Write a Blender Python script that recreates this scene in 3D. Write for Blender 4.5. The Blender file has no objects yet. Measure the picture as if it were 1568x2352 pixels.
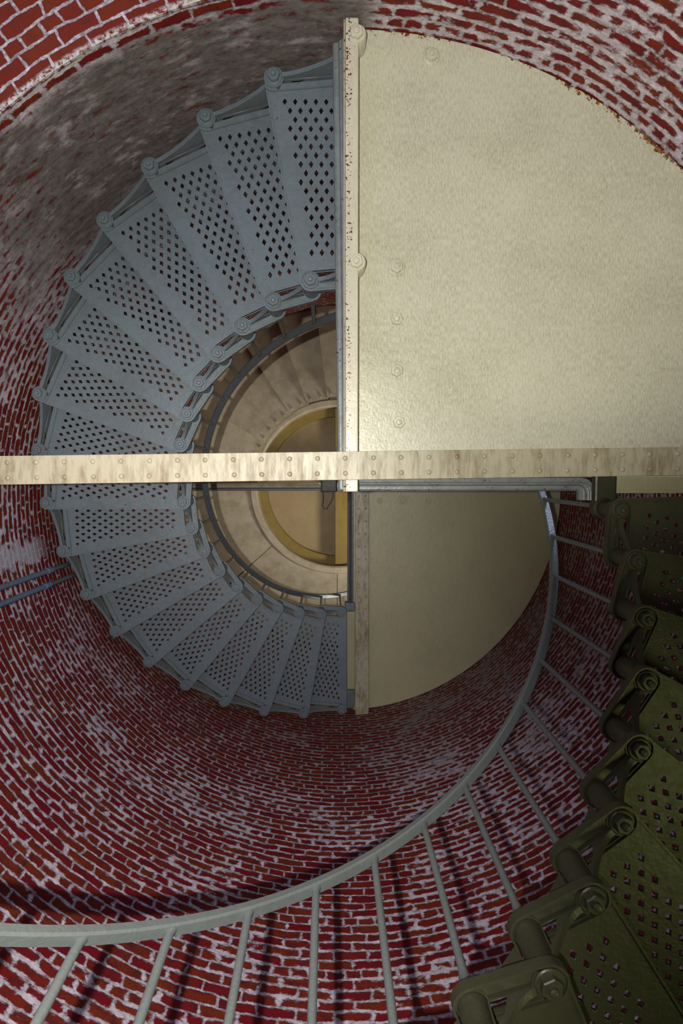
import bpy, bmesh, math, random
from mathutils import Vector, Matrix
random.seed(7)
C = bpy.context.scene
COL = C.collection
PI = math.pi
R = math.radians
# World frame: origin on the tower axis at camera height, +Z up the tower,
# +X to the right of the photograph, +Y towards its lower edge (metres).

# ------------------------------------------------------------------ camera
TX, TY = 0.0184, 0.0583
cx, sx, cy, sy = math.cos(TX), math.sin(TX), math.cos(TY), math.sin(TY)
right = Vector((cx, 0, -sx)); down = Vector((-sy*sx, cy, -sy*cx)); fwd = Vector((cy*sx, sy, cy*cx))
cam = bpy.data.cameras.new('camera'); co = bpy.data.objects.new('camera', cam); COL.objects.link(co)
up = -down; back = -fwd
co.matrix_world = Matrix(((right.x, up.x, back.x, -0.1171), (right.y, up.y, back.y, -0.2097), (right.z, up.z, back.z, 0.0), (0, 0, 0, 1)))
cam.sensor_fit = 'VERTICAL'; cam.sensor_height = 36.0; cam.lens = 36.0*1568/2352
cam.clip_start = 0.02
C.camera = co

# ------------------------------------------------------------------ light
w = bpy.data.worlds.new('world'); C.world = w; w.use_nodes = True
w.node_tree.nodes['Background'].inputs[0].default_value = (0.55, 0.65, 0.9, 1)
w.node_tree.nodes['Background'].inputs[1].default_value = 0.3
C.view_settings.view_transform = 'Standard'; C.view_settings.look = 'None'
C.view_settings.gamma = 1.0; C.view_settings.exposure = 0.0
C.view_settings.use_curve_mapping = False


def spot(name, loc, aim, energy, col, size, blend, rad):
    l = bpy.data.lights.new(name, 'SPOT'); l.energy = energy; l.color = col
    l.spot_size = R(size); l.spot_blend = blend; l.shadow_soft_size = rad
    o = bpy.data.objects.new(name, l); COL.objects.link(o); o.location = loc
    o.rotation_euler = Vector(aim).to_track_quat('-Z', 'Y').to_euler()
    return o


def area(name, loc, target, energy, col, sx_, sy_):
    l = bpy.data.lights.new(name, 'AREA'); l.shape = 'RECTANGLE'; l.size = sx_; l.size_y = sy_
    l.energy = energy; l.color = col
    o = bpy.data.objects.new(name, l); COL.objects.link(o); o.location = loc
    o.rotation_euler = (Vector(target)-Vector(loc)).to_track_quat('-Z', 'Y').to_euler()
    return o


def pol(r, deg, z=0.0):
    return Vector((r*math.cos(R(deg)), r*math.sin(R(deg)), z))


# the flash beside the camera: one source split into two spots, one up over the landing, one towards the left wall
spot('flash_spot', (-0.277, -0.224, -0.27), (0.10, -1.12, 2.1), 425, (1.0, 0.95, 0.83), 92, 0.75, 0.014)
spot('flash_added_side', (-0.277, -0.224, -0.27), (-0.80, 1.0, 1.85), 565, (1.0, 0.93, 0.88), 92, 0.75, 0.014)  # second spot added to shape the falloff and leave the right side dark
# daylight through the landing windows: one per landing, each a quarter turn on
area('window_daylight_low', pol(2.62, -125, 1.2), pol(0.6, 56, 2.6), 12, (0.60, 0.66, 1.0), 0.9, 1.7)
area('window_daylight_mid', pol(2.60, -41, 4.05), pol(0.5, 139, 4.0), 15, (0.60, 0.68, 1.0), 0.5, 0.6)
area('window_daylight_high', pol(2.60, 45, 7.65), pol(0.5, -135, 9.9), 46, (1.0, 0.93, 0.80), 0.6, 0.8).data.spread = R(125)
# daylight through the low doorway under the stair
area('doorway_daylight', pol(2.62, 38, 0.3), pol(0.9, 20, 2.6), 11, (0.80, 0.86, 0.26), 0.9, 1.2)


# ------------------------------------------------------------------ materials
class NT:
    def __init__(s, name):
        s.m = bpy.data.materials.new(name); s.m.use_nodes = True
        s.t = s.m.node_tree; s.b = s.t.nodes['Principled BSDF']

    def n(s, typ, ins=None, **kw):
        nd = s.t.nodes.new(typ)
        for k, v in kw.items(): setattr(nd, k, v)
        if ins:
            for k, v in ins.items(): s.set(nd.inputs[k], v)
        return nd

    def set(s, sock, v):
        if isinstance(v, bpy.types.NodeSocket): s.t.links.new(v, sock)
        elif isinstance(v, bpy.types.Node): s.t.links.new(v.outputs[0], sock)
        else: sock.default_value = v

    def math(s, op, a, b=0.0, clamp=False):
        return s.n('ShaderNodeMath', {0: a, 1: b}, operation=op, use_clamp=clamp).outputs[0]

    def noise(s, vec, scale, detail=4.0, rough=0.55, dist=0.0):
        return s.n('ShaderNodeTexNoise', {'Vector': vec, 'Scale': scale, 'Detail': detail, 'Roughness': rough, 'Distortion': dist}).outputs['Fac']

    def ramp(s, f, lo, hi):
        nd = s.n('ShaderNodeMapRange', {'Value': f, 'From Min': lo, 'From Max': hi}); nd.clamp = True
        return nd.outputs[0]

    def mix(s, f, a, b):
        nd = s.n('ShaderNodeMix'); nd.data_type = 'RGBA'
        s.set(nd.inputs[0], f)
        for sock, v in ((nd.inputs[6], a), (nd.inputs[7], b)):
            if isinstance(v, tuple): sock.default_value = (*v, 1)
            else: s.set(sock, v)
        return nd.outputs[2]

    def bump(s, h, strength, dist=0.01):
        nd = s.n('ShaderNodeBump', {'Height': h, 'Strength': strength, 'Distance': dist})
        s.set(s.b.inputs['Normal'], nd.outputs[0])

    def scaled(s, vec, sc):
        return s.n('ShaderNodeVectorMath', {0: vec, 1: sc}, operation='MULTIPLY').outputs[0]

    def pos(s):
        return s.n('ShaderNodeNewGeometry').outputs['Position']

    def xyz(s, v):
        return s.n('ShaderNodeSeparateXYZ', {0: v}).outputs


def paint(name, col, dirt, rough=0.42, spec=0.5, streak=(60, 14, 30), dirt_amt=0.5, rust=None, rust_lo=0.66, bump=0.25):
    k = NT(name); p = k.pos()
    a = k.noise(k.scaled(p, streak), 1.0, 5, 0.65)
    b = k.noise(p, 2.6, 4, 0.6)
    f = k.math('MULTIPLY', k.ramp(k.math('ADD', k.math('MULTIPLY', a, 0.75), k.math('MULTIPLY', b, 0.6)), 0.60, 0.86), dirt_amt)
    c = k.mix(f, col, dirt)
    if name == 'cream_paint_specked':
        q = k.noise(p, 95, 2, 0.5); big = k.noise(p, 6, 2, 0.5); X = k.xyz(p)
        band = k.ramp(k.math('ABSOLUTE', k.math('SUBTRACT', X[0], -0.030)), 0.024, 0.006)
        g = k.ramp(k.math('ADD', k.math('ADD', q, k.math('MULTIPLY', big, 0.25)), k.math('MULTIPLY', band, 0.12)), 0.835, 0.86)
        c = k.mix(g, c, rust)
    elif rust:
        q = k.noise(p, 70, 3, 0.6); big = k.noise(p, 5, 2, 0.5)
        g = k.ramp(k.math('ADD', q, k.math('MULTIPLY', big, 0.3)), rust_lo+0.14, rust_lo+0.17)
        c = k.mix(g, c, rust)
    k.set(k.b.inputs['Base Color'], c)
    k.set(k.b.inputs['Roughness'], k.math('ADD', k.math('MULTIPLY', a, 0.25), rough-0.12))
    k.b.inputs['Specular IOR Level'].default_value = spec
    k.bump(k.math('ADD', k.noise(p, 90, 3, 0.5), k.math('MULTIPLY', k.noise(p, 22, 3, 0.5), 1.5)), bump, 0.004)
    return k.m


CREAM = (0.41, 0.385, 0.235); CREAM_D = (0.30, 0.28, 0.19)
M_beam = paint('cream_paint_beam', (0.38, 0.355, 0.26), (0.16, 0.12, 0.055), 0.46, 0.5, (45, 9, 30), 0.9, bump=0.12)
M_strip = paint('cream_paint_specked', (0.62, 0.60, 0.49), CREAM_D, 0.38, 0.5, (60, 14, 30), 0.3, (0.09, 0.025, 0.012), 0.66)
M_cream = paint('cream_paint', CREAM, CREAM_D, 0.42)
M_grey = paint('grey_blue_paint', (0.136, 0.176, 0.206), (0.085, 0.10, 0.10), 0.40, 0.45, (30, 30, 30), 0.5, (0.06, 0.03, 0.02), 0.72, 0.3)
M_nosing = paint('blue_grey_paint', (0.21, 0.235, 0.245), (0.11, 0.125, 0.13), 0.38, 0.5, (20, 20, 20), 0.6, (0.05, 0.03, 0.03), 0.67, 0.35)
M_olive_shaded = paint('olive_grey_shaded', (0.040, 0.042, 0.022), (0.024, 0.025, 0.012), 0.42, 0.45, (30, 30, 30), 0.5)  # stair paint darkened: the flash light missing there is put into the colour
M_rail = paint('grey_green_rail_paint', (0.140, 0.163, 0.158), (0.10, 0.12, 0.11), 0.29, 0.5, (25, 25, 25), 0.4)
M_raild = paint('dark_rail_paint', (0.10, 0.115, 0.13), (0.05, 0.06, 0.07), 0.34, 0.5, (25, 25, 25), 0.4)
M_pipe = paint('blue_pipe_paint', (0.13, 0.19, 0.27), (0.06, 0.09, 0.12), 0.4, 0.5, (25, 25, 25), 0.4)
M_black = paint('black_plastic', (0.014, 0.016, 0.014), (0.008, 0.009, 0.008), 0.6, 0.25, (25, 25, 25), 0.3)
M_ceil = paint('aged_cream_paint', (0.50, 0.44, 0.32), (0.27, 0.21, 0.12), 0.5, 0.4, (8, 8, 8), 0.6)
M_ochre = paint('ochre_and_shade_paint', (0.26, 0.18, 0.03), (0.22, 0.14, 0.03), 0.5, 0.4, (10, 10, 10), 0.7)  # joist and slab colour; on the ring it stands for shadow
M_disc = paint('tan_ceiling_paint', (0.36, 0.27, 0.14), (0.30, 0.21, 0.10), 0.5, 0.4, (8, 8, 8), 0.6)
M_floor = paint('grey_floor_paint', (0.12, 0.12, 0.11), (0.07, 0.07, 0.06), 0.6, 0.3)


def plate_mat():
    k = NT('cream_plate'); p = k.pos(); o = k.xyz(p)
    a = k.noise(k.scaled(p, (150, 38, 60)), 1.0, 5, 0.72)
    b = k.noise(p, 2.2, 5, 0.6)
    f = k.ramp(k.math('ADD', k.math('MULTIPLY', a, 0.95), k.math('MULTIPLY', b, 0.35)), 0.55, 0.86)
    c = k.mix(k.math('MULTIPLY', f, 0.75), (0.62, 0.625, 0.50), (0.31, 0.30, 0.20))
    r = k.math('SQRT', k.math('ADD', k.math('MULTIPLY', o[0], o[0]), k.math('MULTIPLY', o[1], o[1])))
    edge = k.ramp(r, 2.165, 2.225)
    q = k.noise(p, 38, 5, 0.7); big = k.noise(p, 3.2, 1, 0.4)
    g = k.ramp(k.math('ADD', k.math('MULTIPLY', edge, 0.34), k.math('ADD', q, k.math('MULTIPLY', big, 0.55))), 1.12, 1.16)
    c = k.mix(g, c, k.mix(k.ramp(k.noise(p, 80, 2), 0.4, 0.6), (0.05, 0.02, 0.01), (0.30, 0.12, 0.015)))
    k.set(k.b.inputs['Base Color'], c)
    k.set(k.b.inputs['Roughness'], 0.36)
    k.bump(k.math('ADD', k.noise(p, 85, 3, 0.5), k.math('MULTIPLY', k.noise(p, 16, 3, 0.5), 2.0)), 0.28, 0.004)
    return k.m


M_plate = plate_mat()
RW = 2.23
BW = 2*PI*RW/80


def brick_mat():
    k = NT('whitewashed_brick')
    g = k.n('ShaderNodeNewGeometry'); p = g.outputs['Position']; o = k.xyz(p); nn = k.xyz(g.outputs['True Normal'])
    th = k.math('ARCTAN2', k.math('MULTIPLY', o[1], -1.0), k.math('MULTIPLY', o[0], -1.0))
    rad = k.math('SQRT', k.math('ADD', k.math('MULTIPLY', o[0], o[0]), k.math('MULTIPLY', o[1], o[1])))
    # wall faces: u along the arc, v = height; soffits: v = depth; jambs: u = depth
    horiz = k.math('GREATER_THAN', k.math('ABSOLUTE', nn[2]), 0.6)
    nr = k.math('ABSOLUTE', k.math('DIVIDE', k.math('ADD', k.math('MULTIPLY', nn[0], o[0]), k.math('MULTIPLY', nn[1], o[1])), rad))
    jamb = k.math('MULTIPLY', k.math('LESS_THAN', nr, 0.55), k.math('SUBTRACT', 1.0, horiz))
    u0 = k.math('MULTIPLY', th, RW)
    u = k.math('ADD', k.math('MULTIPLY', u0, k.math('SUBTRACT', 1.0, jamb)), k.math('MULTIPLY', rad, jamb))
    v = k.math('ADD', k.math('MULTIPLY', o[2], k.math('SUBTRACT', 1.0, horiz)), k.math('MULTIPLY', rad, horiz))
    # wobble
    w1 = k.math('MULTIPLY', k.math('SUBTRACT', k.noise(p, 9, 3), 0.5), 0.045)
    w2 = k.math('ADD', k.math('MULTIPLY', k.math('SUBTRACT', k.noise(p, 7.3, 4), 0.5), 0.040), k.math('MULTIPLY', k.math('SUBTRACT', k.noise(p, 30, 3), 0.5), 0.012))
    uu = k.math('ADD', u, w1); vv = k.math('ADD', v, w2)
    vec = k.n('ShaderNodeCombineXYZ', {0: uu, 1: vv, 2: 0.0}).outputs[0]

    def bricktex(ms, sm, **cols):
        nd = k.n('ShaderNodeTexBrick', {'Vector': vec, 'Mortar': (0, 0, 0, 1), 'Scale': 1.0, 'Mortar Size': ms, 'Mortar Smooth': sm,
                                        'Bias': -0.1, 'Brick Width': BW, 'Row Height': 0.0655, **cols})
        nd.offset = 0.46; nd.squash = 0.5; nd.squash_frequency = 6
        return nd
    bt = bricktex(0.0075, 0.4, Color1=(0.165, 0.001, 0.006, 1), Color2=(0.18, 0.026, 0.003, 1))
    fac = bt.outputs['Fac']; brick = bt.outputs['Color']
    brick = k.mix(k.ramp(k.noise(p, 21, 4, 0.7), 0.45, 0.72), brick, (0.060, 0.008, 0.012))
    brick = k.mix(k.math('MULTIPLY', horiz, 0.55), brick, (0.17, 0.022, 0.004))
    near = bricktex(0.026, 1.0).outputs['Fac']
    uv3 = k.n('ShaderNodeCombineXYZ', {0: u, 1: v, 2: rad}).outputs[0]
    n1 = k.noise(k.scaled(uv3, (10, 21, 1)), 1.0, 6, 0.72, 0.15)        # smears drawn out along the courses
    n2 = k.noise(p, 1.9, 5, 0.62)
    n3 = k.noise(p, 38, 5, 0.75)
    # the old render coat between the window head and the flight above keeps its own place on the wall
    wob = k.math('MULTIPLY', k.math('SUBTRACT', k.noise(p, 3.0, 4), 0.5), 0.5)
    coat_th = k.math('MULTIPLY', k.ramp(k.math('ADD', th, wob), 0.30, 0.75), k.ramp(th, 1.64, 1.58))
    coat_z = k.math('MULTIPLY', k.ramp(k.math('ADD', o[2], k.math('MULTIPLY', wob, 0.4)), 2.97, 3.05), k.ramp(o[2], 5.2, 4.0))
    coat = k.math('MULTIPLY', k.math('MULTIPLY', coat_th, coat_z), k.math('SUBTRACT', 1.0, horiz))
    cover = k.math('ADD', k.math('ADD', k.math('MULTIPLY', n1, 0.95), k.math('MULTIPLY', n2, 0.80)), k.math('MULTIPLY', n3, 0.30))
    tot = k.math('ADD', k.math('ADD', cover, k.math('MULTIPLY', near, 0.27)), k.math('MULTIPLY', coat, 0.30))
    tot = k.math('SUBTRACT', tot, k.math('MULTIPLY', horiz, 0.25))
    tot = k.math('ADD', tot, k.math('MULTIPLY', k.math('MULTIPLY', k.ramp(th, -1.45, -1.85), k.math('MULTIPLY', k.ramp(th, -3.1, -2.9), k.ramp(o[2], 3.9, 4.8))), 0.10))
    tot = k.math('ADD', tot, k.math('MULTIPLY', k.ramp(th, 1.5, 1.7), 0.08))
    wash = k.ramp(tot, 1.17, 1.31)
    mort = k.mix(k.ramp(k.math('ADD', k.math('MULTIPLY', n1, 0.5), k.math('MULTIPLY', n3, 0.5)), 0.38, 0.68), (0.27, 0.23, 0.27), (0.90, 0.85, 0.95))
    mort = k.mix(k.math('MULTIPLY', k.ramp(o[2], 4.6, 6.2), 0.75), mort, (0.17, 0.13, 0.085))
    greyc = k.mix(k.ramp(k.math('ADD', k.math('MULTIPLY', n1, 0.7), k.math('MULTIPLY', n3, 0.3)), 0.36, 0.60), (0.060, 0.056, 0.050), (0.20, 0.19, 0.18))
    greyc = k.mix(k.ramp(k.math('ADD', k.math('MULTIPLY', n1, 0.6), k.math('MULTIPLY', k.noise(p, 5, 3), 0.5)), 0.60, 0.72), greyc, (0.42, 0.39, 0.42))
    mort = k.mix(k.math('MULTIPLY', coat, 0.95), mort, greyc)
    jf = k.math('MULTIPLY', fac, k.math('ADD', 0.45, k.math('MULTIPLY', k.ramp(n3, 0.35, 0.6), 0.45)))
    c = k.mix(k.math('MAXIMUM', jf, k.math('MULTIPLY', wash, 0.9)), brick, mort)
    # limewash streak beside the pipes
    st = k.math('MULTIPLY', k.ramp(k.math('ABSOLUTE', k.math('SUBTRACT', k.math('ADD', th, k.math('MULTIPLY', k.math('SUBTRACT', k.noise(p, 11, 3), 0.5), 0.08)), -0.155)), 0.034, 0.022), k.ramp(o[2], 5.1, 4.8))
    c = k.mix(k.math('MULTIPLY', st, 0.85), c, (0.50, 0.49, 0.54))
    bead = k.math('MULTIPLY', k.ramp(k.math('ABSOLUTE', k.math('SUBTRACT', k.math('ADD', o[2], w1), 2.925)), 0.015, 0.008), k.math('MULTIPLY', k.ramp(th, 0.40, 0.55), k.ramp(th, 1.34, 1.28)))
    bead = k.math('MULTIPLY', bead, k.ramp(n3, 0.42, 0.56))
    bead = k.math('MULTIPLY', bead, k.math('SUBTRACT', 1.0, k.math('MULTIPLY', horiz, k.ramp(rad, RW+0.015, RW+0.03))))
    c = k.mix(bead, c, (0.62, 0.61, 0.60))
    k.set(k.b.inputs['Base Color'], c)
    k.b.inputs['Roughness'].default_value = 0.72
    k.b.inputs['Specular IOR Level'].default_value = 0.3
    h = k.math('ADD', k.math('MULTIPLY', k.math('SUBTRACT', 1.0, fac), k.math('SUBTRACT', 1.0, k.math('MAXIMUM', coat, wash))), k.math('MULTIPLY', n1, 0.9))
    k.bump(h, 0.55, 0.008)
    return k.m


M_brick = brick_mat()


# ------------------------------------------------------------------ mesh helpers
def obj(name, me, mat=None, parent=None, mtx=None):
    o = bpy.data.objects.new(name, me); COL.objects.link(o)
    if mat and not me.materials: me.materials.append(mat)
    if parent: o.parent = parent
    if mtx is not None: o.matrix_local = mtx
    return o


def thing(name, label, cat, loc=(0, 0, 0), rz=0.0, group=None, kind=None):
    o = bpy.data.objects.new(name, None); COL.objects.link(o)
    o.location = loc; o.rotation_euler = (0, 0, rz); o.empty_display_size = 0.1
    tag(o, label, cat, group, kind)
    return o


def tag(o, label=None, cat=None, group=None, kind=None):
    if label: o['label'] = label
    if cat: o['category'] = cat
    if group: o['group'] = group
    if kind: o['kind'] = kind
    return o


def tomesh(bm, name, smooth=False, off=None):
    if off is not None: bmesh.ops.translate(bm, verts=bm.verts, vec=-Vector(off))
    bmesh.ops.recalc_face_normals(bm, faces=bm.faces)
    me = bpy.data.meshes.new(name); bm.to_mesh(me); bm.free()
    if smooth:
        for f in me.polygons: f.use_smooth = True
        me.set_sharp_from_angle(angle=R(38))
    return me


def poly(name, loops, thick, bevel=0.0, mtx=None, smooth=False):
    """filled 2-D outline with holes, extruded to thick (centred), as a mesh"""
    cu = bpy.data.curves.new(name, 'CURVE'); cu.dimensions = '2D'; cu.fill_mode = 'BOTH'
    cu.extrude = max(thick/2-bevel, 0.0); cu.bevel_depth = bevel; cu.bevel_resolution = 1
    if bevel: cu.offset = -bevel
    for lp in loops:
        s = cu.splines.new('POLY'); s.points.add(len(lp)-1)
        for i, q in enumerate(lp): s.points[i].co = (q[0], q[1], 0, 1)
        s.use_cyclic_u = True
    o = bpy.data.objects.new('tmp', cu); COL.objects.link(o)
    dg = bpy.context.evaluated_depsgraph_get(); dg.update()
    me = bpy.data.meshes.new_from_object(o.evaluated_get(dg))
    bpy.data.objects.remove(o); bpy.data.curves.remove(cu)
    me.name = name
    bm = bmesh.new(); bm.from_mesh(me); bmesh.ops.remove_doubles(bm, verts=bm.verts, dist=1e-5)
    if mtx is not None: bmesh.ops.transform(bm, matrix=mtx, verts=bm.verts)
    bm.to_mesh(me); bm.free()
    me.materials.clear()
    if smooth:
        for f in me.polygons: f.use_smooth = True
        me.set_sharp_from_angle(angle=R(38))
    return me


def lathe_bm(bm, prof, n=24, c=(0, 0, 0), cap=True):
    rings = []
    for r, z in prof:
        rings.append([bm.verts.new((c[0]+r*math.cos(2*PI*i/n), c[1]+r*math.sin(2*PI*i/n), c[2]+z)) for i in range(n)])
    for a, b in zip(rings, rings[1:]):
        for i in range(n):
            j = (i+1) % n; bm.faces.new((a[i], a[j], b[j], b[i]))
    if cap:
        bm.faces.new(rings[0]); bm.faces.new(rings[-1])
    return bm


def box_bm(bm, x0, x1, y0, y1, z0, z1, bev=0.0):
    m = Matrix.Translation(((x0+x1)/2, (y0+y1)/2, (z0+z1)/2)) @ Matrix.Diagonal((x1-x0, y1-y0, z1-z0, 1))
    r = bmesh.ops.create_cube(bm, size=1.0, matrix=m)
    if bev:
        es = list({e for v in r['verts'] for e in v.link_edges})
        bmesh.ops.bevel(bm, geom=es, offset=bev, segments=2, affect='EDGES', profile=0.5)
    return bm


def tube_mesh(name, pts, rad, n=12, rads=None, closed=False):
    bm = bmesh.new(); pts = [Vector(p) for p in pts]; rings = []
    ref = None
    for i, p in enumerate(pts):
        a = pts[max(i-1, 0)]; b = pts[min(i+1, len(pts)-1)]
        t = (b-a).normalized()
        if ref is None: ref = t.orthogonal()
        s = (ref - t*ref.dot(t)).normalized(); ref = s; q = t.cross(s)
        r = rads[i] if rads else rad
        rings.append([bm.verts.new(p + s*r*math.cos(2*PI*j/n) + q*r*math.sin(2*PI*j/n)) for j in range(n)])
    for a, b in zip(rings, rings[1:]):
        for j in range(n): bm.faces.new((a[j], a[(j+1) % n], b[(j+1) % n], b[j]))
    bm.faces.new(rings[0]); bm.faces.new(rings[-1])
    return tomesh(bm, name, True)


def sweep_mesh(name, frames, prof, smooth=True):
    """frames: (origin, xaxis, zaxis); prof: closed list of (x,z)"""
    bm = bmesh.new(); rings = []
    for o, a, b in frames:
        rings.append([bm.verts.new(o + a*x + b*z) for x, z in prof])
    n = len(prof)
    for p, q in zip(rings, rings[1:]):
        for j in range(n): bm.faces.new((p[j], p[(j+1) % n], q[(j+1) % n], q[j]))
    bm.faces.new(rings[0]); bm.faces.new(rings[-1])
    return tomesh(bm, name, smooth)


def hexnut_me(name, r, h, stub_r, stub_h, z0=0.0):
    """nut hanging below z0 with a bolt stub"""
    bm = bmesh.new()
    hx = lambda q, z: [bm.verts.new((q*math.cos(PI/3*i), q*math.sin(PI/3*i), z)) for i in range(6)]
    a = hx(r, z0); b = hx(r, z0-h*0.86); c = hx(r*0.88, z0-h)
    for p, q in ((a, b), (b, c)):
        for i in range(6): bm.faces.new((p[i], p[(i+1) % 6], q[(i+1) % 6], q[i]))
    bm.faces.new(a); bm.faces.new(c)
    lathe_bm(bm, [(stub_r, z0-h*0.9), (stub_r, z0-h-stub_h*0.7), (stub_r*0.75, z0-h-stub_h), (stub_r*0.3, z0-h-stub_h*1.08)], 12)
    return tomesh(bm, name)


def washer_me(name, r, h, z0=0.0):
    bm = bmesh.new(); lathe_bm(bm, [(r, z0), (r, z0-h*0.6), (r*0.9, z0-h), (r*0.3, z0-h)], 24)
    return tomesh(bm, name, True)


# ================================================================== SETTING
Z_FLOOR, Z_CEIL = -0.45, 9.62


def build_wall():
    bm = bmesh.new()
    nth = 180; zs = [Z_FLOOR, -0.2, 0.2, 0.6, 1.0, 1.3] + [1.6, 2.0, 2.4, 2.7, 2.92] + [3.1, 3.5, 3.9, 4.3, 4.7, 5.1, 5.6, 6.1, 6.6, 7.1, 7.5, 7.9, 8.3, 8.8] + [Z_CEIL+0.2]
    def edge_z(i, z):
        # the window head is a flat segmental arch
        return z
    V = [[bm.verts.new(pol(RW, -180+360*i/nth, z)) for z in zs] for i in range(nth)]
    for i in range(nth):
        a0 = -180+360*i/nth; a1 = a0+360/nth; j = (i+1) % nth
        for q in range(len(zs)-1):
            zm = (zs[q]+zs[q+1])/2; am = (a0+a1)/2
            if -146 < am < -104 and 0.2 < zm < 2.92: continue
            if 26 < am < 50 and zm < 1.3: continue
            if -50 < am < -32 and 3.5 < zm < 4.7: continue
            if 36 < am < 54 and 7.1 < zm < 8.3: continue
            bm.faces.new((V[i][q], V[j][q], V[j][q+1], V[i][q+1]))
    # outer skin and the reveals of the two openings
    RO_ = RW+0.55
    O = {}
    def ov(v):
        if v not in O: O[v] = bm.verts.new((v.co.x*RO_/RW, v.co.y*RO_/RW, v.co.z))
        return O[v]
    inner = list(bm.faces)
    rim = [e for e in bm.edges if len(e.link_faces) == 1]
    for f in inner: bm.faces.new([ov(v) for v in reversed(f.verts)])
    for e in rim:
        bm.faces.new((e.verts[0], e.verts[1], ov(e.verts[1]), ov(e.verts[0])))
    me = tomesh(bm, 'wall_round')
    o = obj('wall_round', me, M_brick); tag(o, kind='structure')


build_wall()
bm = bmesh.new(); lathe_bm(bm, [(RW+0.55, Z_FLOOR), (RW+0.55, Z_FLOOR-0.2)], 96)
tag(obj('floor', tomesh(bm, 'floor'), M_floor), kind='structure')


def window(idx, deg, zc, hw, hh, name='window_1'):
    root = bpy.data.objects.new(name, None)
    COL.objects.link(root); root.location = pol(RW+0.46, deg, zc); root.rotation_euler = (0, 0, R(deg)); root['kind'] = 'structure'
    f = bmesh.new()
    for s in (-1, 1):
        box_bm(f, -0.04, 0.04, s*hw-0.04, s*hw+0.04, -hh, hh); box_bm(f, -0.04, 0.04, -hw, hw, s*hh-0.04, s*hh+0.04)
    box_bm(f, -0.02, 0.02, -hw, hw, -0.02, 0.02); box_bm(f, -0.02, 0.02, -0.02, 0.02, -hh, hh)
    obj('window_frame', tomesh(f, 'window_frame'), M_cream, root)


window(1, -125, 1.56, 0.8, 1.3, 'window_1')
window(2, -41, 4.1, 0.38, 0.62, 'window_2')
window(3, 45, 7.7, 0.38, 0.62, 'window_3')
window(4, 38, 0.42, 0.50, 0.87, 'window_4')

# ------------------------------------------------------------------ ceiling of the watch room floor
bm = bmesh.new()
RR = 1.19
ang = [-180, -222, -270, -315, -360, -405, -450+0.001]


def ring_plate(bm, a0, a1, r0, r1, z0, z1, step=2.5):
    n = max(2, int(abs(a1-a0)/step)+1)
    rows = []
    for i in range(n+1):
        a = a0+(a1-a0)*i/n
        rows.append([bm.verts.new(pol(r0, a, z0)), bm.verts.new(pol(r1, a, z0)), bm.verts.new(pol(r1, a, z1)), bm.verts.new(pol(r0, a, z1))])
    for p, q in zip(rows, rows[1:]):
        for j in range(4): bm.faces.new((p[j], p[(j+1) % 4], q[(j+1) % 4], q[j]))
    bm.faces.new(rows[0]); bm.faces.new(rows[-1])


croot = bpy.data.objects.new('ceiling', None); COL.objects.link(croot); croot.location = (0, 0, Z_CEIL); croot['kind'] = 'structure'
for a, b in zip(ang, ang[1:]):
    bm = bmesh.new(); g = -0.1 if b >= -180 else -0.2
    zz = 0.02 if (b >= -180) else 0.0
    ring_plate(bm, a+g, b-g, RR, RW-0.005, zz, 0.06)
    obj('floor_plate', tomesh(bm, 'floor_plate'), M_ceil, croot)
bm = bmesh.new(); ring_plate(bm, -90, -180, RR, RW-0.005, 0.0, 0.06); obj('floor_plate', tomesh(bm, 'floor_plate'), M_ceil, croot)
us = thing('upper_stair', 'far plain-bottomed stair flight high up, a fan of pale treads around the round opening', 'stair', pol(1.65, -135, 8.40))
for i in range(7):
    a0 = -84-12.85*i; z = 8.38+0.148*i; bm = bmesh.new()
    ring_plate(bm, a0+0.6, a0-13.1, 1.125, RW-0.01, z, z+0.03); ring_plate(bm, a0-12.7, a0-13.1, 1.125, RW-0.01, z+0.02, z+0.15, 0.3)
    obj('solid_tread', tomesh(bm, 'solid_tread', off=us.location), M_ceil, us)
bm = bmesh.new(); ring_plate(bm, 0, 360, RR-0.05, RW+0.1, 0.062, 0.15)
obj('floor_slab', tomesh(bm, 'floor_slab'), M_ochre, croot)
cur = bmesh.new(); prof = [(RR+0.04, 0.03), (RR+0.04, -0.03), (RR+0.02, -0.05), (RR-0.05, -0.05), (RR-0.07, -0.03), (RR-0.07, 0.20), (RR-0.03, 0.20), (RR-0.03, 0.03)]
fr = [(Vector((0, 0, 0)), pol(1, 3*i), Vector((0, 0, 1))) for i in range(121)]
obj('ring_curb', sweep_mesh('ring_curb', fr, prof), M_ceil, croot)
bm = bmesh.new(); lathe_bm(bm, [(RR+0.1, 0.32), (RR+0.1, 0.36)], 96)
obj('lantern_floor', tomesh(bm, 'lantern_floor'), M_disc, croot)
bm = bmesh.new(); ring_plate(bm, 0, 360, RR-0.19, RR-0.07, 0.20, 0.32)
obj('shadow_ring', tomesh(bm, 'shadow_ring'), M_ochre, croot)  # added band: the shadow inside the curb lip, put in as colour
me = hexnut_me('ceiling_nut', 0.022, 0.016, 0.01, 0.01)
for i in range(14):
    t = -88-6.4*i; st = int((-84-t)/12.85); o = obj('nut', me, M_ceil, us); o.location = pol(1.165, t, 8.38+0.148*st)-us.location

# ================================================================== BEAMS
rivet_me = None


def rivet_mesh():
    bm = bmesh.new(); r = 0.0115
    lathe_bm(bm, [(r, 0.001), (r*0.92, -0.003), (r*0.65, -0.0062), (r*0.25, -0.0078)], 14)
    return tomesh(bm, 'rivet', True)


rivet_me = rivet_mesh()


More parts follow.
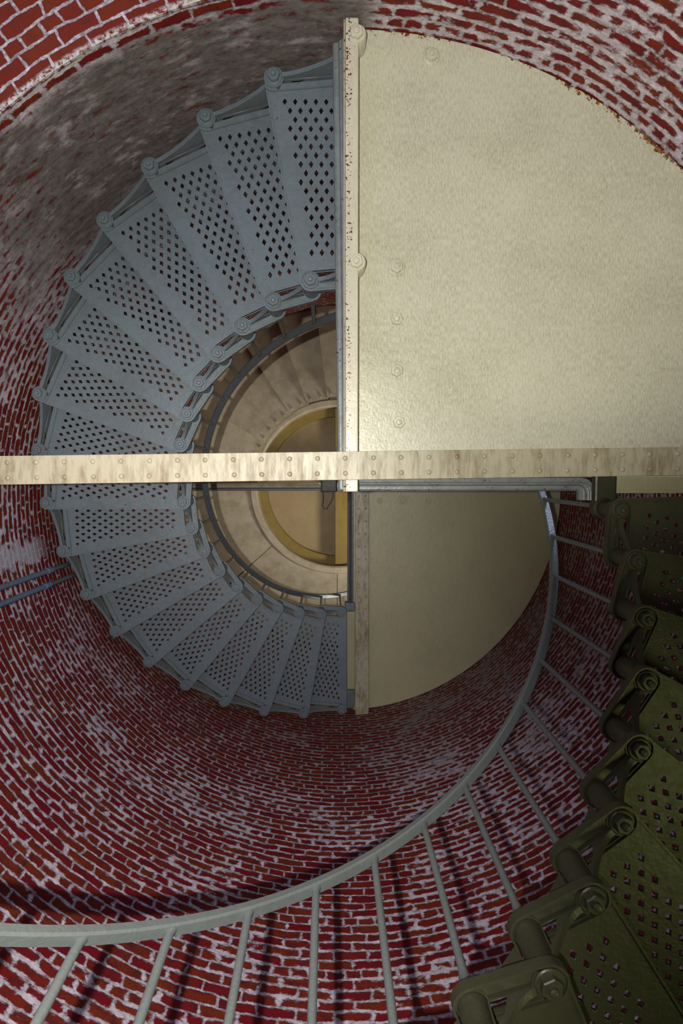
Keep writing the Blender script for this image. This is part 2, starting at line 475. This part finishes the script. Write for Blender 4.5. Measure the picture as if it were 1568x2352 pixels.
def ibeam(name, label, p0, p1, zb, zt, wid, mat, pitch, gauge, first, rlabel=None):
    """beam from p0 to p1 (centreline); zb underside, zt top"""
    p0 = Vector((*p0, 0)); p1 = Vector((*p1, 0)); d = (p1-p0); L = d.length; ang_ = math.atan2(d.y, d.x)
    root = thing(name, label, 'beam', (p0.x, p0.y, zb), ang_)
    bm = bmesh.new(); box_bm(bm, 0, L, -wid/2, wid/2, 0, 0.012, 0.002); obj('bottom_flange', tomesh(bm, 'bottom_flange'), mat, root)
    bm = bmesh.new(); box_bm(bm, 0, L, -0.006, 0.006, 0.012, zt-zb-0.012); obj('web', tomesh(bm, 'web'), mat, root)
    bm = bmesh.new(); box_bm(bm, 0, L, -wid/2, wid/2, zt-zb-0.012, zt-zb, 0.002); obj('top_flange', tomesh(bm, 'top_flange'), mat, root)
    n = int((L-first)/pitch)
    for i in range(n+1):
        for s in (-1, 1):
            o = obj('rivet', rivet_me, None, root); o.location = (first+i*pitch+random.uniform(-.002, .002), s*gauge/2, 0)
    return root


rivet_me.materials.append(M_beam)
ibeam('riveted_beam', 'cream riveted iron beam crossing the whole tower under the nearest landing', (-2.2, -0.2085), (2.2, -0.268), 2.98, 3.222, 0.124, M_beam, 0.1215, 0.066, 0.09)
ibeam('riveted_beam', 'dim cream riveted beam running up the edge of the farther landing plate', (0.209, -2.2), (0.213, 2.225), 6.72, 6.875, 0.132, M_beam, 0.125, 0.07, 0.1)
ibeam('ceiling_beam', 'thin far beam along the dark rod below the high ceiling', (-2.2, -0.03), (2.2, -0.04), 9.30, 9.58, 0.07, M_ceil, 0.125, 0.04, 3.9)

# ================================================================== LANDINGS
def quad_plate(name, x0, y0, sy_, r, z0, z1, mat, root):
    """plate filling the corner from (x0,y0) to the round wall; sy_ = sign of the y side"""
    a0 = math.asin(y0/r); a1 = math.acos(x0/r)*sy_
    n = 60
    pts = [(x0, y0)] + [(r*math.cos(a0+(a1-a0)*i/n), r*math.sin(a0+(a1-a0)*i/n)) for i in range(n+1)]
    bm = bmesh.new()
    lo = [bm.verts.new((x, y, z0)) for x, y in pts]; hi = [bm.verts.new((x, y, z1)) for x, y in pts]
    bm.faces.new(lo); bm.faces.new(hi)
    for i in range(len(pts)):
        j = (i+1) % len(pts); bm.faces.new((lo[i], lo[j], hi[j], hi[i]))
    off = root.location
    me = tomesh(bm, name, off=off)
    return obj(name, me, mat, root)


def add_nut(root, x, y, z, mat, rot=0.0, r=0.027, wr=None, mesh=None):
    o = obj('nut', hexnut_me('nut', r, 0.020, r*0.45, 0.010), mat, root); o.location = Vector((x, y, z - (0.008 if wr else 0)))-root.location; o.rotation_euler = (0, 0, rot)
    if wr:
        q = obj('washer', washer_me('washer', wr, 0.008), mat, root); q.location = Vector((x, y, z))-root.location


ZL = 3.235
L1 = thing('stair_landing', 'large cream landing plate filling the upper right of the tower, nearest overhead', 'landing', (1.1, -1.1, ZL))
quad_plate('landing_plate', -0.04, -0.186, -1, RW-0.004, ZL, ZL+0.02, M_plate, L1)
bm = bmesh.new(); box_bm(bm, 1.235, 2.2, -0.1859, -0.125, ZL, ZL+0.02); obj('edge_plate', tomesh(bm, 'edge_plate', off=L1.location), M_cream, L1)
# cast edge strip with two bosses
bm = bmesh.new(); box_bm(bm, -0.043, 0.016, -2.205, -0.12, 3.118, ZL-0.001, 0.006)
obj('edge_strip', tomesh(bm, 'edge_strip', off=L1.location), M_strip, L1)
bm = bmesh.new(); box_bm(bm, -0.050, -0.045, -2.20, -0.12, 3.124, ZL+0.0, 0.002)
obj('edge_strip', tomesh(bm, 'edge_strip', off=L1.location), M_strip, L1)
for y in (-1.195+0.045, -2.137+0.0):
    bm = bmesh.new(); lathe_bm(bm, [(0.043, ZL-0.002), (0.043, 3.124), (0.038, 3.116), (0.01, 3.116)], 28, (0.008, y, 0))
    bmesh.ops.scale(bm, vec=(1, 1, 1), verts=bm.verts)
    obj('boss', tomesh(bm, 'boss', True, off=L1.location), M_strip, L1)
    add_nut(L1, 0.006, y, 3.117, M_strip, 0.3, 0.031)
add_nut(L1, 0.353, -2.11, ZL, M_plate, 0.5, 0.030, 0.040)
add_nut(L1, 0.198, -1.16, ZL, M_plate, 0.5, 0.030, 0.041)
add_nut(L1, 0.199, -0.924, ZL, M_plate, 0.1, 0.030)
add_nut(L1, 0.202, -0.684, ZL, M_plate, 0.5, 0.030)
add_nut(L1, 0.212, -0.444, ZL, M_plate, 0.2, 0.030)


def nosing(root, path, side, z, mat, name='nosing', sc=1.0):
    """stepped nosing along a path in plan; side = +1/-1 for which side is outward"""
    prof = [(-0.035, 0.10), (-0.035, 0.0), (-0.018, -0.004), (-0.018, 0.004), (-0.014, 0.006), (-0.010, 0.014), (-0.004, 0.016), (0.0, 0.022), (0.004, 0.032), (0.012, 0.034), (0.018, 0.034), (0.026, 0.040), (0.030, 0.052), (0.029, 0.064), (0.02, 0.07), (0.02, 0.10)]
    prof = [(x*sc, zz*sc) for x, zz in prof]
    pts = [Vector((x, y, z)) for x, y in path]; fr = []
    for i, p in enumerate(pts):
        if i == 0: t = (pts[1]-p).normalized(); m = t.cross(Vector((0, 0, 1)))*side; fr.append((p, m, Vector((0, 0, 1)))); continue
        if i == len(pts)-1: t = (p-pts[i-1]).normalized(); m = t.cross(Vector((0, 0, 1)))*side; fr.append((p, m, Vector((0, 0, 1)))); continue
        t0 = (p-pts[i-1]).normalized(); t1 = (pts[i+1]-p).normalized()
        m0 = t0.cross(Vector((0, 0, 1))); m1 = t1.cross(Vector((0, 0, 1))); m = (m0+m1).normalized(); m = m/max(0.3, m.dot(m0))
        fr.append((p, m*side, Vector((0, 0, 1))))
    bm_me = sweep_mesh(name, fr, prof, False)
    bm2 = bmesh.new(); bm2.from_mesh(bm_me); bmesh.ops.translate(bm2, verts=bm2.verts, vec=-Vector(root.location)); bm2.to_mesh(bm_me); bm2.free()
    return obj(name, bm_me, mat, root)


arc = [(1.10+0.05*math.sin(R(a))-0.0, -0.142+0.05-0.05*math.cos(R(a))) for a in (0, 22, 45, 67, 90)]
nosing(L1, [(-0.069, -2.19), (-0.044, -0.148), (1.085, -0.148)] + [(1.085+0.035*math.sin(R(a)), -0.148+0.035*(1-math.cos(R(a)))) for a in (30, 60, 90)] + [(1.12, -0.075)], -1, ZL+0.005, M_nosing)
# first column of the lower flight: end bracket and spacer barrels under the landing
bm = bmesh.new(); box_bm(bm, 1.118, 1.222, -0.22, -0.03, 3.150, 3.20, 0.01); obj('end_bracket', tomesh(bm, 'end_bracket', off=L1.location), M_olive_shaded, L1)
for rr in (1.162, 2.137):
    c = pol(rr, -2.15); bm = bmesh.new(); lathe_bm(bm, [(0.043, 2.999), (0.043, 3.006), (0.0385, 3.02), (0.0385, 3.14), (0.05, 3.15), (0.05, 3.20)], 28, (c.x, c.y, 0)); obj('spacer_barrel', tomesh(bm, 'spacer_barrel', True, off=L1.location), M_olive_shaded, L1)
# closing riser plate of the landing above the first step of the lower flight
bm = bmesh.new(); box_bm(bm, 1.235, 2.19, -0.125, -0.110, ZL-0.01, ZL+0.10); obj('riser_plate', tomesh(bm, 'riser_plate', off=L1.location), M_cream, L1)

ZL2 = 6.875
L2 = thing('stair_landing', 'farther cream landing plate at lower right, dimmer, above the first one', 'landing', (1.1, 0.9, ZL2))
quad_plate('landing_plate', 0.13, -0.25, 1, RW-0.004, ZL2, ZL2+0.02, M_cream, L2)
add_nut(L2, 0.399, 0.077, ZL2, M_cream, 0.2, 0.032)
add_nut(L2, 0.887, 0.077, ZL2, M_cream, 0.4, 0.032)
bm = bmesh.new(); box_bm(bm, 0.636-0.045, 0.636+0.045, 0.068-0.04, 0.068+0.04, ZL2-0.012, ZL2, 0.002); obj('square_washer', tomesh(bm, 'square_washer', off=L2.location), M_cream, L2)
add_nut(L2, 0.636, 0.068, ZL2-0.012, M_cream, 0.4, 0.034)
nosing(L2, [(0.105, -0.25), (0.105, 1.12)], 1, ZL2-0.02, M_raild, sc=1.0)
bm = bmesh.new(); box_bm(bm, 0.045, 0.142, 1.105, 1.19, ZL2-0.06, ZL2+0.05, 0.006); obj('corner_bracket', tomesh(bm, 'corner_bracket', off=L2.location), M_grey, L2)
bm = bmesh.new(); box_bm(bm, 0.055, 0.142, 1.20, 2.0, ZL2-0.03, ZL2+0.0, 0.003); obj('riser_plate', tomesh(bm, 'riser_plate', off=L2.location), M_cream, L2)
bm = bmesh.new(); box_bm(bm, 0.045, 0.142, 2.01, 2.19, ZL2-0.05, ZL2+0.02, 0.006); obj('end_bracket', tomesh(bm, 'end_bracket', off=L2.location), M_grey, L2)

# ================================================================== STAIR TREADS
RI, RO, RM = 1.162, 2.137, 1.65
STEP, RISE = 10.0, 0.19


def loc_pt(r, a):   # local frame: x radial from RM, y towards the front (+angle)
    return Vector((r*math.cos(R(a))-RM, r*math.sin(R(a))))


IR, OR_ = loc_pt(RI, -5), loc_pt(RO, -5)      # rear bolts
IF, OF = loc_pt(RI, 5), loc_pt(RO, 5)         # front bolts


def line_off(a, r, off):
    u = Vector((math.cos(R(a)), math.sin(R(a)))); n = Vector((-u.y, u.x))
    return u*r + n*off - Vector((RM, 0))


def tread_plate_me():
    r0, r1 = RI+0.050, RO-0.066
    out = []
    # rear edge (offset behind the bolt line), with ears round the rear bolts
    out += [line_off(-5, r0-0.02, -0.046), line_off(-5, RO-0.01, -0.047), line_off(-5, RO+0.012, -0.042), line_off(-5, RO+0.02, -0.030), line_off(-5, r1+0.03, -0.01), line_off(-5, r1+0.006, 0.012)]
    for i in range(9): out.append(line_off(-5+10*(i+1)/10, r1, 0.012))
    out += [line_off(5, r1, 0.028), line_off(5, r0, 0.028)]
    for i in range(8, -1, -1): out.append(line_off(-5+10*(i+1)/10, r0, 0.01))
    out += [line_off(-5, r0-0.03, -0.01)]
    loops = [out]
    uf = Vector((math.cos(R(5)), math.sin(R(5)))); nf = Vector((-uf.y, uf.x))
    dw, dh = 0.0118, 0.0186
    for row in range(18):
        r = RI+0.120 + row*0.0420
        for c in range(12):
            off = -0.045 - c*0.0500 - (0.025 if row % 2 else 0)
            q = uf*r + nf*off
            # distance to the rear bolt line
            ur = Vector((math.cos(R(-5)), math.sin(R(-5)))); nrr = Vector((-ur.y, ur.x))
            dd = q.dot(nrr)
            if dd < 0.030: continue
            q = q - Vector((RM, 0))
            loops.append([q+uf*dh, q+nf*dw, q-uf*dh, q-nf*dw])
    return poly('tread_plate', loops, 0.016, 0.0, Matrix.Translation((0, 0, 0.016)))


def stadium(a, b, r, n=10):
    d = (b-a).normalized(); t = math.atan2(d.y, d.x)
    return [a + Vector((math.cos(t+PI/2+PI*i/n), math.sin(t+PI/2+PI*i/n)))*r for i in range(n+1)] + \
           [b + Vector((math.cos(t-PI/2+PI*i/n), math.sin(t-PI/2+PI*i/n)))*r for i in range(n+1)]


def arc_pts(c, r, t0, t1, n=14):
    return [c+Vector((math.cos(t0+(t1-t0)*i/n), math.sin(t0+(t1-t0)*i/n)))*r for i in range(n+1)]


def link_me(a, b, inner):
    r = 0.050 if inner else 0.052
    bmx = bmesh.new(); parts = []
    d = (b-a).normalized(); n = Vector((-d.y, d.x))
    s = 1 if (n.x > 0) == inner else -1
    n = n*s            # towards the tread plate
    L = (b-a).length
    disc = [a+Vector((math.cos(2*PI*i/24), math.sin(2*PI*i/24)))*(r-0.004) for i in range(24)]
    disc2 = [b+Vector((math.cos(2*PI*i/24), math.sin(2*PI*i/24)))*(r-0.006) for i in range(24)]
    parts.append(poly('lug', [disc], 0.026, 0.0, Matrix.Translation((0, 0, 0.014))))
    parts.append(poly('lug', [disc2], 0.022, 0.0, Matrix.Translation((0, 0, 0.014))))
    if inner:
        parts.append(poly('rim', [stadium(a, b, r+0.002), stadium(a, b, r-0.005)], 0.034, 0.0, Matrix.Translation((0, 0, 0.011))))
        parts.append(poly('rim2', [stadium(a, b, r-0.010), stadium(a, b, r-0.013)], 0.014, 0.0, Matrix.Translation((0, 0, 0.008))))
        web = [a+d*0.0-n*(r-0.006), b-n*(r-0.006), b-n*0.012, a+d*0.04-n*0.012]
        parts.append(poly('web', [web], 0.012, 0.0, Matrix.Translation((0, 0, 0.012))))
    else:
        # lit ledge beside the tread plate, a gap, and a raised bead curling round the rear lug
        g0, g1 = 0.034, 0.060
        parts.append(poly('ledge', [[a+d*0.035+n*g0, b-d*0.012+n*g0, b-d*0.012+n*g1, a+d*0.02+n*g1]], 0.014, 0.0, Matrix.Translation((0, 0, 0.006))))
        parts.append(poly('stop', [[b-d*0.022+n*0.026, b+d*0.02+n*0.026, b+d*0.02+n*0.066, b-d*0.022+n*0.066]], 0.018, 0.0, Matrix.Translation((0, 0, 0.004))))
        t = math.atan2(n.y, n.x); td = math.atan2(d.y, d.x)
        dt = (t-td+PI) % (2*PI)-PI
        o1 = arc_pts(a, 0.0655, td+dt*1.55, td+dt*0.98); i1 = arc_pts(a, 0.062, td+dt*0.98, td+dt*1.55)
        o1 = o1[:-1]+[a+d*0.0+n*0.0655, b+n*0.0655]; i1 = [b+n*0.062, a+n*0.062]+i1[1:]
        parts.append(poly('bead', [o1+i1], 0.012, 0.0, Matrix.Translation((0, 0, 0.003))))
        parts.append(poly('back', [[a-n*0.02, b-n*0.02, b-n*0.002, a-n*0.002]], 0.012, 0.0, Matrix.Translation((0, 0, 0.022))))
    for m in parts:
        bmx.from_mesh(m); bpy.data.meshes.remove(m)
    return tomesh(bmx, 'side_link', True)


def gusset_me(a, b, holed=True):
    """vertical open web under the link, deep at the front barrel b, running out at the rear lug a"""
    d = (b-a); L = d.length; d = d.normalized()
    s0, s1 = 0.040, L-0.02
    f = lambda t: -0.012-0.138*(t**1.7)
    pts = [(s0, 0.016), (s0, -0.012)] + [(s0+(s1-s0)*i/10, f(i/10)) for i in range(1, 11)] + [(s1, 0.016)]
    hole = [(s0+(s1-s0)*0.50, -0.004)] + [(s0+(s1-s0)*t, f(t)+0.026) for t in (0.62, 0.75, 0.84)] + [(s0+(s1-s0)*0.84, -0.004)]
    m = Matrix(((d.x, 0, -d.y, a.x), (d.y, 0, d.x, a.y), (0, 1, 0, 0.0), (0, 0, 0, 1)))
    web = poly('gusset', [pts, hole] if holed else [pts], 0.009, 0.0, m)
    # flange along the curved lower edge
    fr = []
    for i in range(0, 13):
        t = i/12; p = Vector((s0+(s1-s0)*t, f(t))); q = Vector((1, (f(min(1, t+0.02))-f(max(0, t-0.02)))/((s1-s0)*0.04 if 0 < t < 1 else (s1-s0)*0.02))).normalized()
        o = m @ Vector((p.x, p.y, 0)); z = (m.to_3x3() @ Vector((-q.y, q.x, 0))); x = m.to_3x3() @ Vector((0, 0, 1))
        fr.append((o, x, z))
    fl = sweep_mesh('flange', fr, [(-0.010, -0.004), (0.010, -0.004), (0.010, 0.004), (-0.010, 0.004)], False)
    bmx = bmesh.new(); bmx.from_mesh(web); bmx.from_mesh(fl); bpy.data.meshes.remove(web); bpy.data.meshes.remove(fl)
    return tomesh(bmx, 'gusset')


def brace_me(a, b):
    """triangular web standing on the link, tall against the next barrel at the rear column"""
    d = (b-a); L = d.length; d = d.normalized()
    s0, s1 = 0.042, L-0.048
    f = lambda t: 0.155-0.120*(t**1.05)
    pts = [(s0, 0.027), (s1, 0.027)] + [(s0+(s1-s0)*(1-i/8), f(1-i/8)) for i in range(9)]
    hole = [(s0+(s1-s0)*0.14, 0.040), (s0+(s1-s0)*0.42, 0.040), (s0+(s1-s0)*0.14, 0.088)]
    m = Matrix(((d.x, 0, -d.y, a.x), (d.y, 0, d.x, a.y), (0, 1, 0, 0.0), (0, 0, 0, 1)))
    return poly('brace', [pts, hole], 0.009, 0.0, m)


def barrel_me(b):
    bm = bmesh.new()
    lathe_bm(bm, [(0.040, -0.004), (0.0385, -0.02), (0.0385, -0.140), (0.043, -0.155), (0.043, -0.162)], 28, (b.x, b.y, 0))
    return tomesh(bm, 'spacer_barrel', True)


T = {}
T['plate'] = tread_plate_me()
T['link_i'] = link_me(IR, IF, True); T['link_o'] = link_me(OR_, OF, False)
T['gus_i'] = gusset_me(IR, IF); T['gus_o'] = gusset_me(OR_, OF, False)
T['bra_i'] = brace_me(IR, IF); T['bra_o'] = brace_me(OR_, OF)
T['bar_i'] = barrel_me(IF); T['bar_o'] = barrel_me(OF)
T['nut'] = hexnut_me('nut', 0.030, 0.022, 0.0125, 0.014, -0.008)
T['washer'] = washer_me('washer', 0.040, 0.008, 0.0)
bm = bmesh.new(); lr = line_off(-5, RI+0.02, -0.046); lo_ = line_off(-5, RO-0.04, -0.046)
T['rib'] = poly('rear_rib', [[line_off(-5, RI+0.02, -0.049), line_off(-5, RO-0.05, -0.049), line_off(-5, RO-0.05, -0.041), line_off(-5, RI+0.02, -0.041)]], 0.014, 0.0, Matrix.Translation((0, 0, 0.006)))
bm.free()


def make_tread(mat, name='stair_tread'):
    root = thing(name, '-', 'stair tread')
    meshes = {k: v.copy() for k, v in T.items()}
    for m in meshes.values(): m.materials.clear(); m.materials.append(mat)
    obj('tread_plate', meshes['plate'], None, root)
    obj('rear_rib', meshes['rib'], None, root)
    for k in 'io':
        obj('side_link', meshes['link_'+k], None, root)
        obj('gusset', meshes['gus_'+k], None, root)
        obj('brace', meshes['bra_'+k], None, root)
        obj('spacer_barrel', meshes['bar_'+k], None, root)
    for q in (IR, OR_):
        o = obj('nut', meshes['nut'], None, root); o.location = (q.x, q.y, 0); o.rotation_euler = (0, 0, 0.4)
        o = obj('washer', meshes['washer'], None, root); o.location = (q.x, q.y, 0)
    return root


def copy_thing(root):
    r = root.copy(); COL.objects.link(r)
    for ch in list(root.children):
        c = ch.copy(); COL.objects.link(c); c.parent = r
    return r


ORD = ['first', 'second', 'third', 'fourth', 'fifth', 'sixth', 'seventh', 'eighth', 'ninth', 'tenth', 'eleventh', 'twelfth', 'thirteenth',
       'fourteenth', 'fifteenth', 'sixteenth', 'seventeenth', 'eighteenth']
PH1, Z1 = -100.2262, 3.398
PH0, Z0 = -2.15, 2.971
proto = make_tread(M_grey)
for k in range(18):
    o = proto if k == 0 else copy_thing(proto)
    a = PH1-STEP*k+5; o.location = pol(RM, a, Z1+RISE*k); o.rotation_euler = (0, 0, R(a))
    o['label'] = 'grey perforated iron tread of the upper flight, %s one up from the large cream landing' % ORD[k]
    o['group'] = 'treads of the upper flight'
proto0 = make_tread(M_olive_shaded)
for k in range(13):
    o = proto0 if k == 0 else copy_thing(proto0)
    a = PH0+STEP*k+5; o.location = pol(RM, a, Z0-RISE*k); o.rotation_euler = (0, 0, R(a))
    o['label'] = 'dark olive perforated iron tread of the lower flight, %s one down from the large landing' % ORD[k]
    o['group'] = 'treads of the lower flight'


# ================================================================== RAILINGS
def rail(name, label, cols, zfun, RB, mat, bmat, ks, z_foot, ends, w=0.046, h=0.032, mats=None):
    base = pol(RB, cols(ks[0]), z_foot(ks[0]))
    root = thing(name, label, 'railing', base)
    k0, k1 = ends
    n = int(abs(k1-k0)*5)
    fr = []
    P = lambda k: pol(RB, cols(k), zfun(k))
    for i in range(n+1):
        k = k0+(k1-k0)*i/n; p = P(k); t = (P(k+0.05)-P(k-0.05)).normalized()
        x = Vector((p.x, p.y, 0)).normalized(); z = x.cross(t).normalized(); z = z if z.z > 0 else -z
        fr.append((p-base, x, z))
    b = 0.006
    prof = [(-w/2+b, -h/2), (w/2-b, -h/2), (w/2, -h/2+b), (w/2, h/2-b), (w/2-b*1.5, h/2), (-w/2+b*1.5, h/2), (-w/2, h/2-b), (-w/2, -h/2+b)]
    obj('rail', sweep_mesh('rail', fr, prof), mat, root)
    for k in ks:
        zf, zt = z_foot(k), zfun(k)-h/2
        bm = bmesh.new(); L = zt-zf
        lathe_bm(bm, [(0.043, 0.0), (0.042, 0.02), (0.034, 0.04), (0.020, 0.075), (0.0125, 0.12), (0.0122, L-0.02), (0.014, L-0.008), (0.016, L+0.002)], 16)
        o = obj('baluster', tomesh(bm, 'baluster', True), bmat, root); o.location = pol(RB, cols(k), zf)-base
    return root


RB = 1.183
rail('stair_railing', 'iron handrail with round balusters sweeping across the bottom and up the right side', lambda k: PH0+STEP*k, lambda k: Z0+1.12+0.016-RISE*k, RB,
     M_rail, M_rail, list(range(0, 15)), lambda k: Z0-RISE*k+0.19+0.030, (-1.2, 15.2))
rail('stair_railing', 'dark curved handrail around the central well inside the upper flight', lambda k: PH1-STEP*k, lambda k: Z1+1.049+0.016+RISE*k, RB,
     M_raild, M_rail, list(range(0, 19)), lambda k: Z1+RISE*k+0.19+0.030, (-2.5, 19.2), w=0.05)

# ================================================================== SMALL THINGS
# two conduits on the wall
for i, (a, lab) in enumerate(((166.9, 'blue-grey wall pipe at left, the upper of the pair in the photo'), (164.4, 'blue-grey wall pipe at left, the lower of the pair in the photo'))):
    root = thing('wall_pipe', lab, 'pipe', pol(2.17, a, 2.0), group='pipes on the brick wall')
    for (za, zb, r) in ((0, 2.88-0.05*i*2, 0.0185), (2.88-0.05*i*2, 4.6, 0.0165)):
        bm = bmesh.new(); lathe_bm(bm, [(r, za), (r, zb)], 20); obj('pipe_length', tomesh(bm, 'pipe_length', True), M_pipe if za == 0 else M_raild, root)
    bm = bmesh.new(); zc = 2.88-0.10*i; lathe_bm(bm, [(0.0185, zc-0.05), (0.023, zc-0.045), (0.023, zc+0.04), (0.0185, zc+0.045)], 20)
    obj('coupling', tomesh(bm, 'coupling', True), M_pipe, root)
    bm = bmesh.new(); box_bm(bm, -0.03, 0.03, -0.006, 0.006, 3.3, 3.33); o = obj('pipe_clip', tomesh(bm, 'pipe_clip'), M_raild, root)

# junction box with a loop of cable under the landing corner
bx = thing('junction_box', 'small dark box with a hanging cable loop beside the landing corner', 'box', (-0.125, -0.150, 3.30))
bm = bmesh.new(); box_bm(bm, -0.030, 0.046, -0.03, 0.036, 0.0, 0.10, 0.006); obj('box_body', tomesh(bm, 'box_body'), M_black, bx)
bm = bmesh.new(); box_bm(bm, -0.033, 0.049, -0.033, 0.039, 0.085, 0.105, 0.004); obj('box_lid', tomesh(bm, 'box_lid'), M_black, bx)
import math as _m
cp = []
for i in range(25):
    t = i/24
    cp.append(Vector((-0.022+0.050*t-0.020*_m.sin(t*PI)*(1-t)+0.004*_m.sin(t*5*PI), 0.03+0.088*_m.sin(PI*t)**0.8, -0.002-0.02*_m.sin(PI*t))))
obj('cable', tube_mesh('cable', cp, 0.0032, 8), M_black, bx)
# tie rod
rod = tag(obj('tie_rod', tube_mesh('tie_rod', [(-2.0, 0, 0), (-1, 0, 0), (0, 0, 0)], 0.022, 12), M_raild), 'thin dark rod crossing below the high ceiling from left wall to centre', 'rod')
rod.location = (-0.19, 0.02, 9.25)
# ochre trim beam of the lantern floor
bm = bmesh.new(); box_bm(bm, -0.085, 0.085, -1.105, 1.105, 0, 0.16, 0.006)
o = tag(obj('joist', tomesh(bm, 'joist'), M_ochre), 'ochre stained joist crossing the round opening of the high ceiling', 'joist'); o.location = (0.055, 0, 9.66)
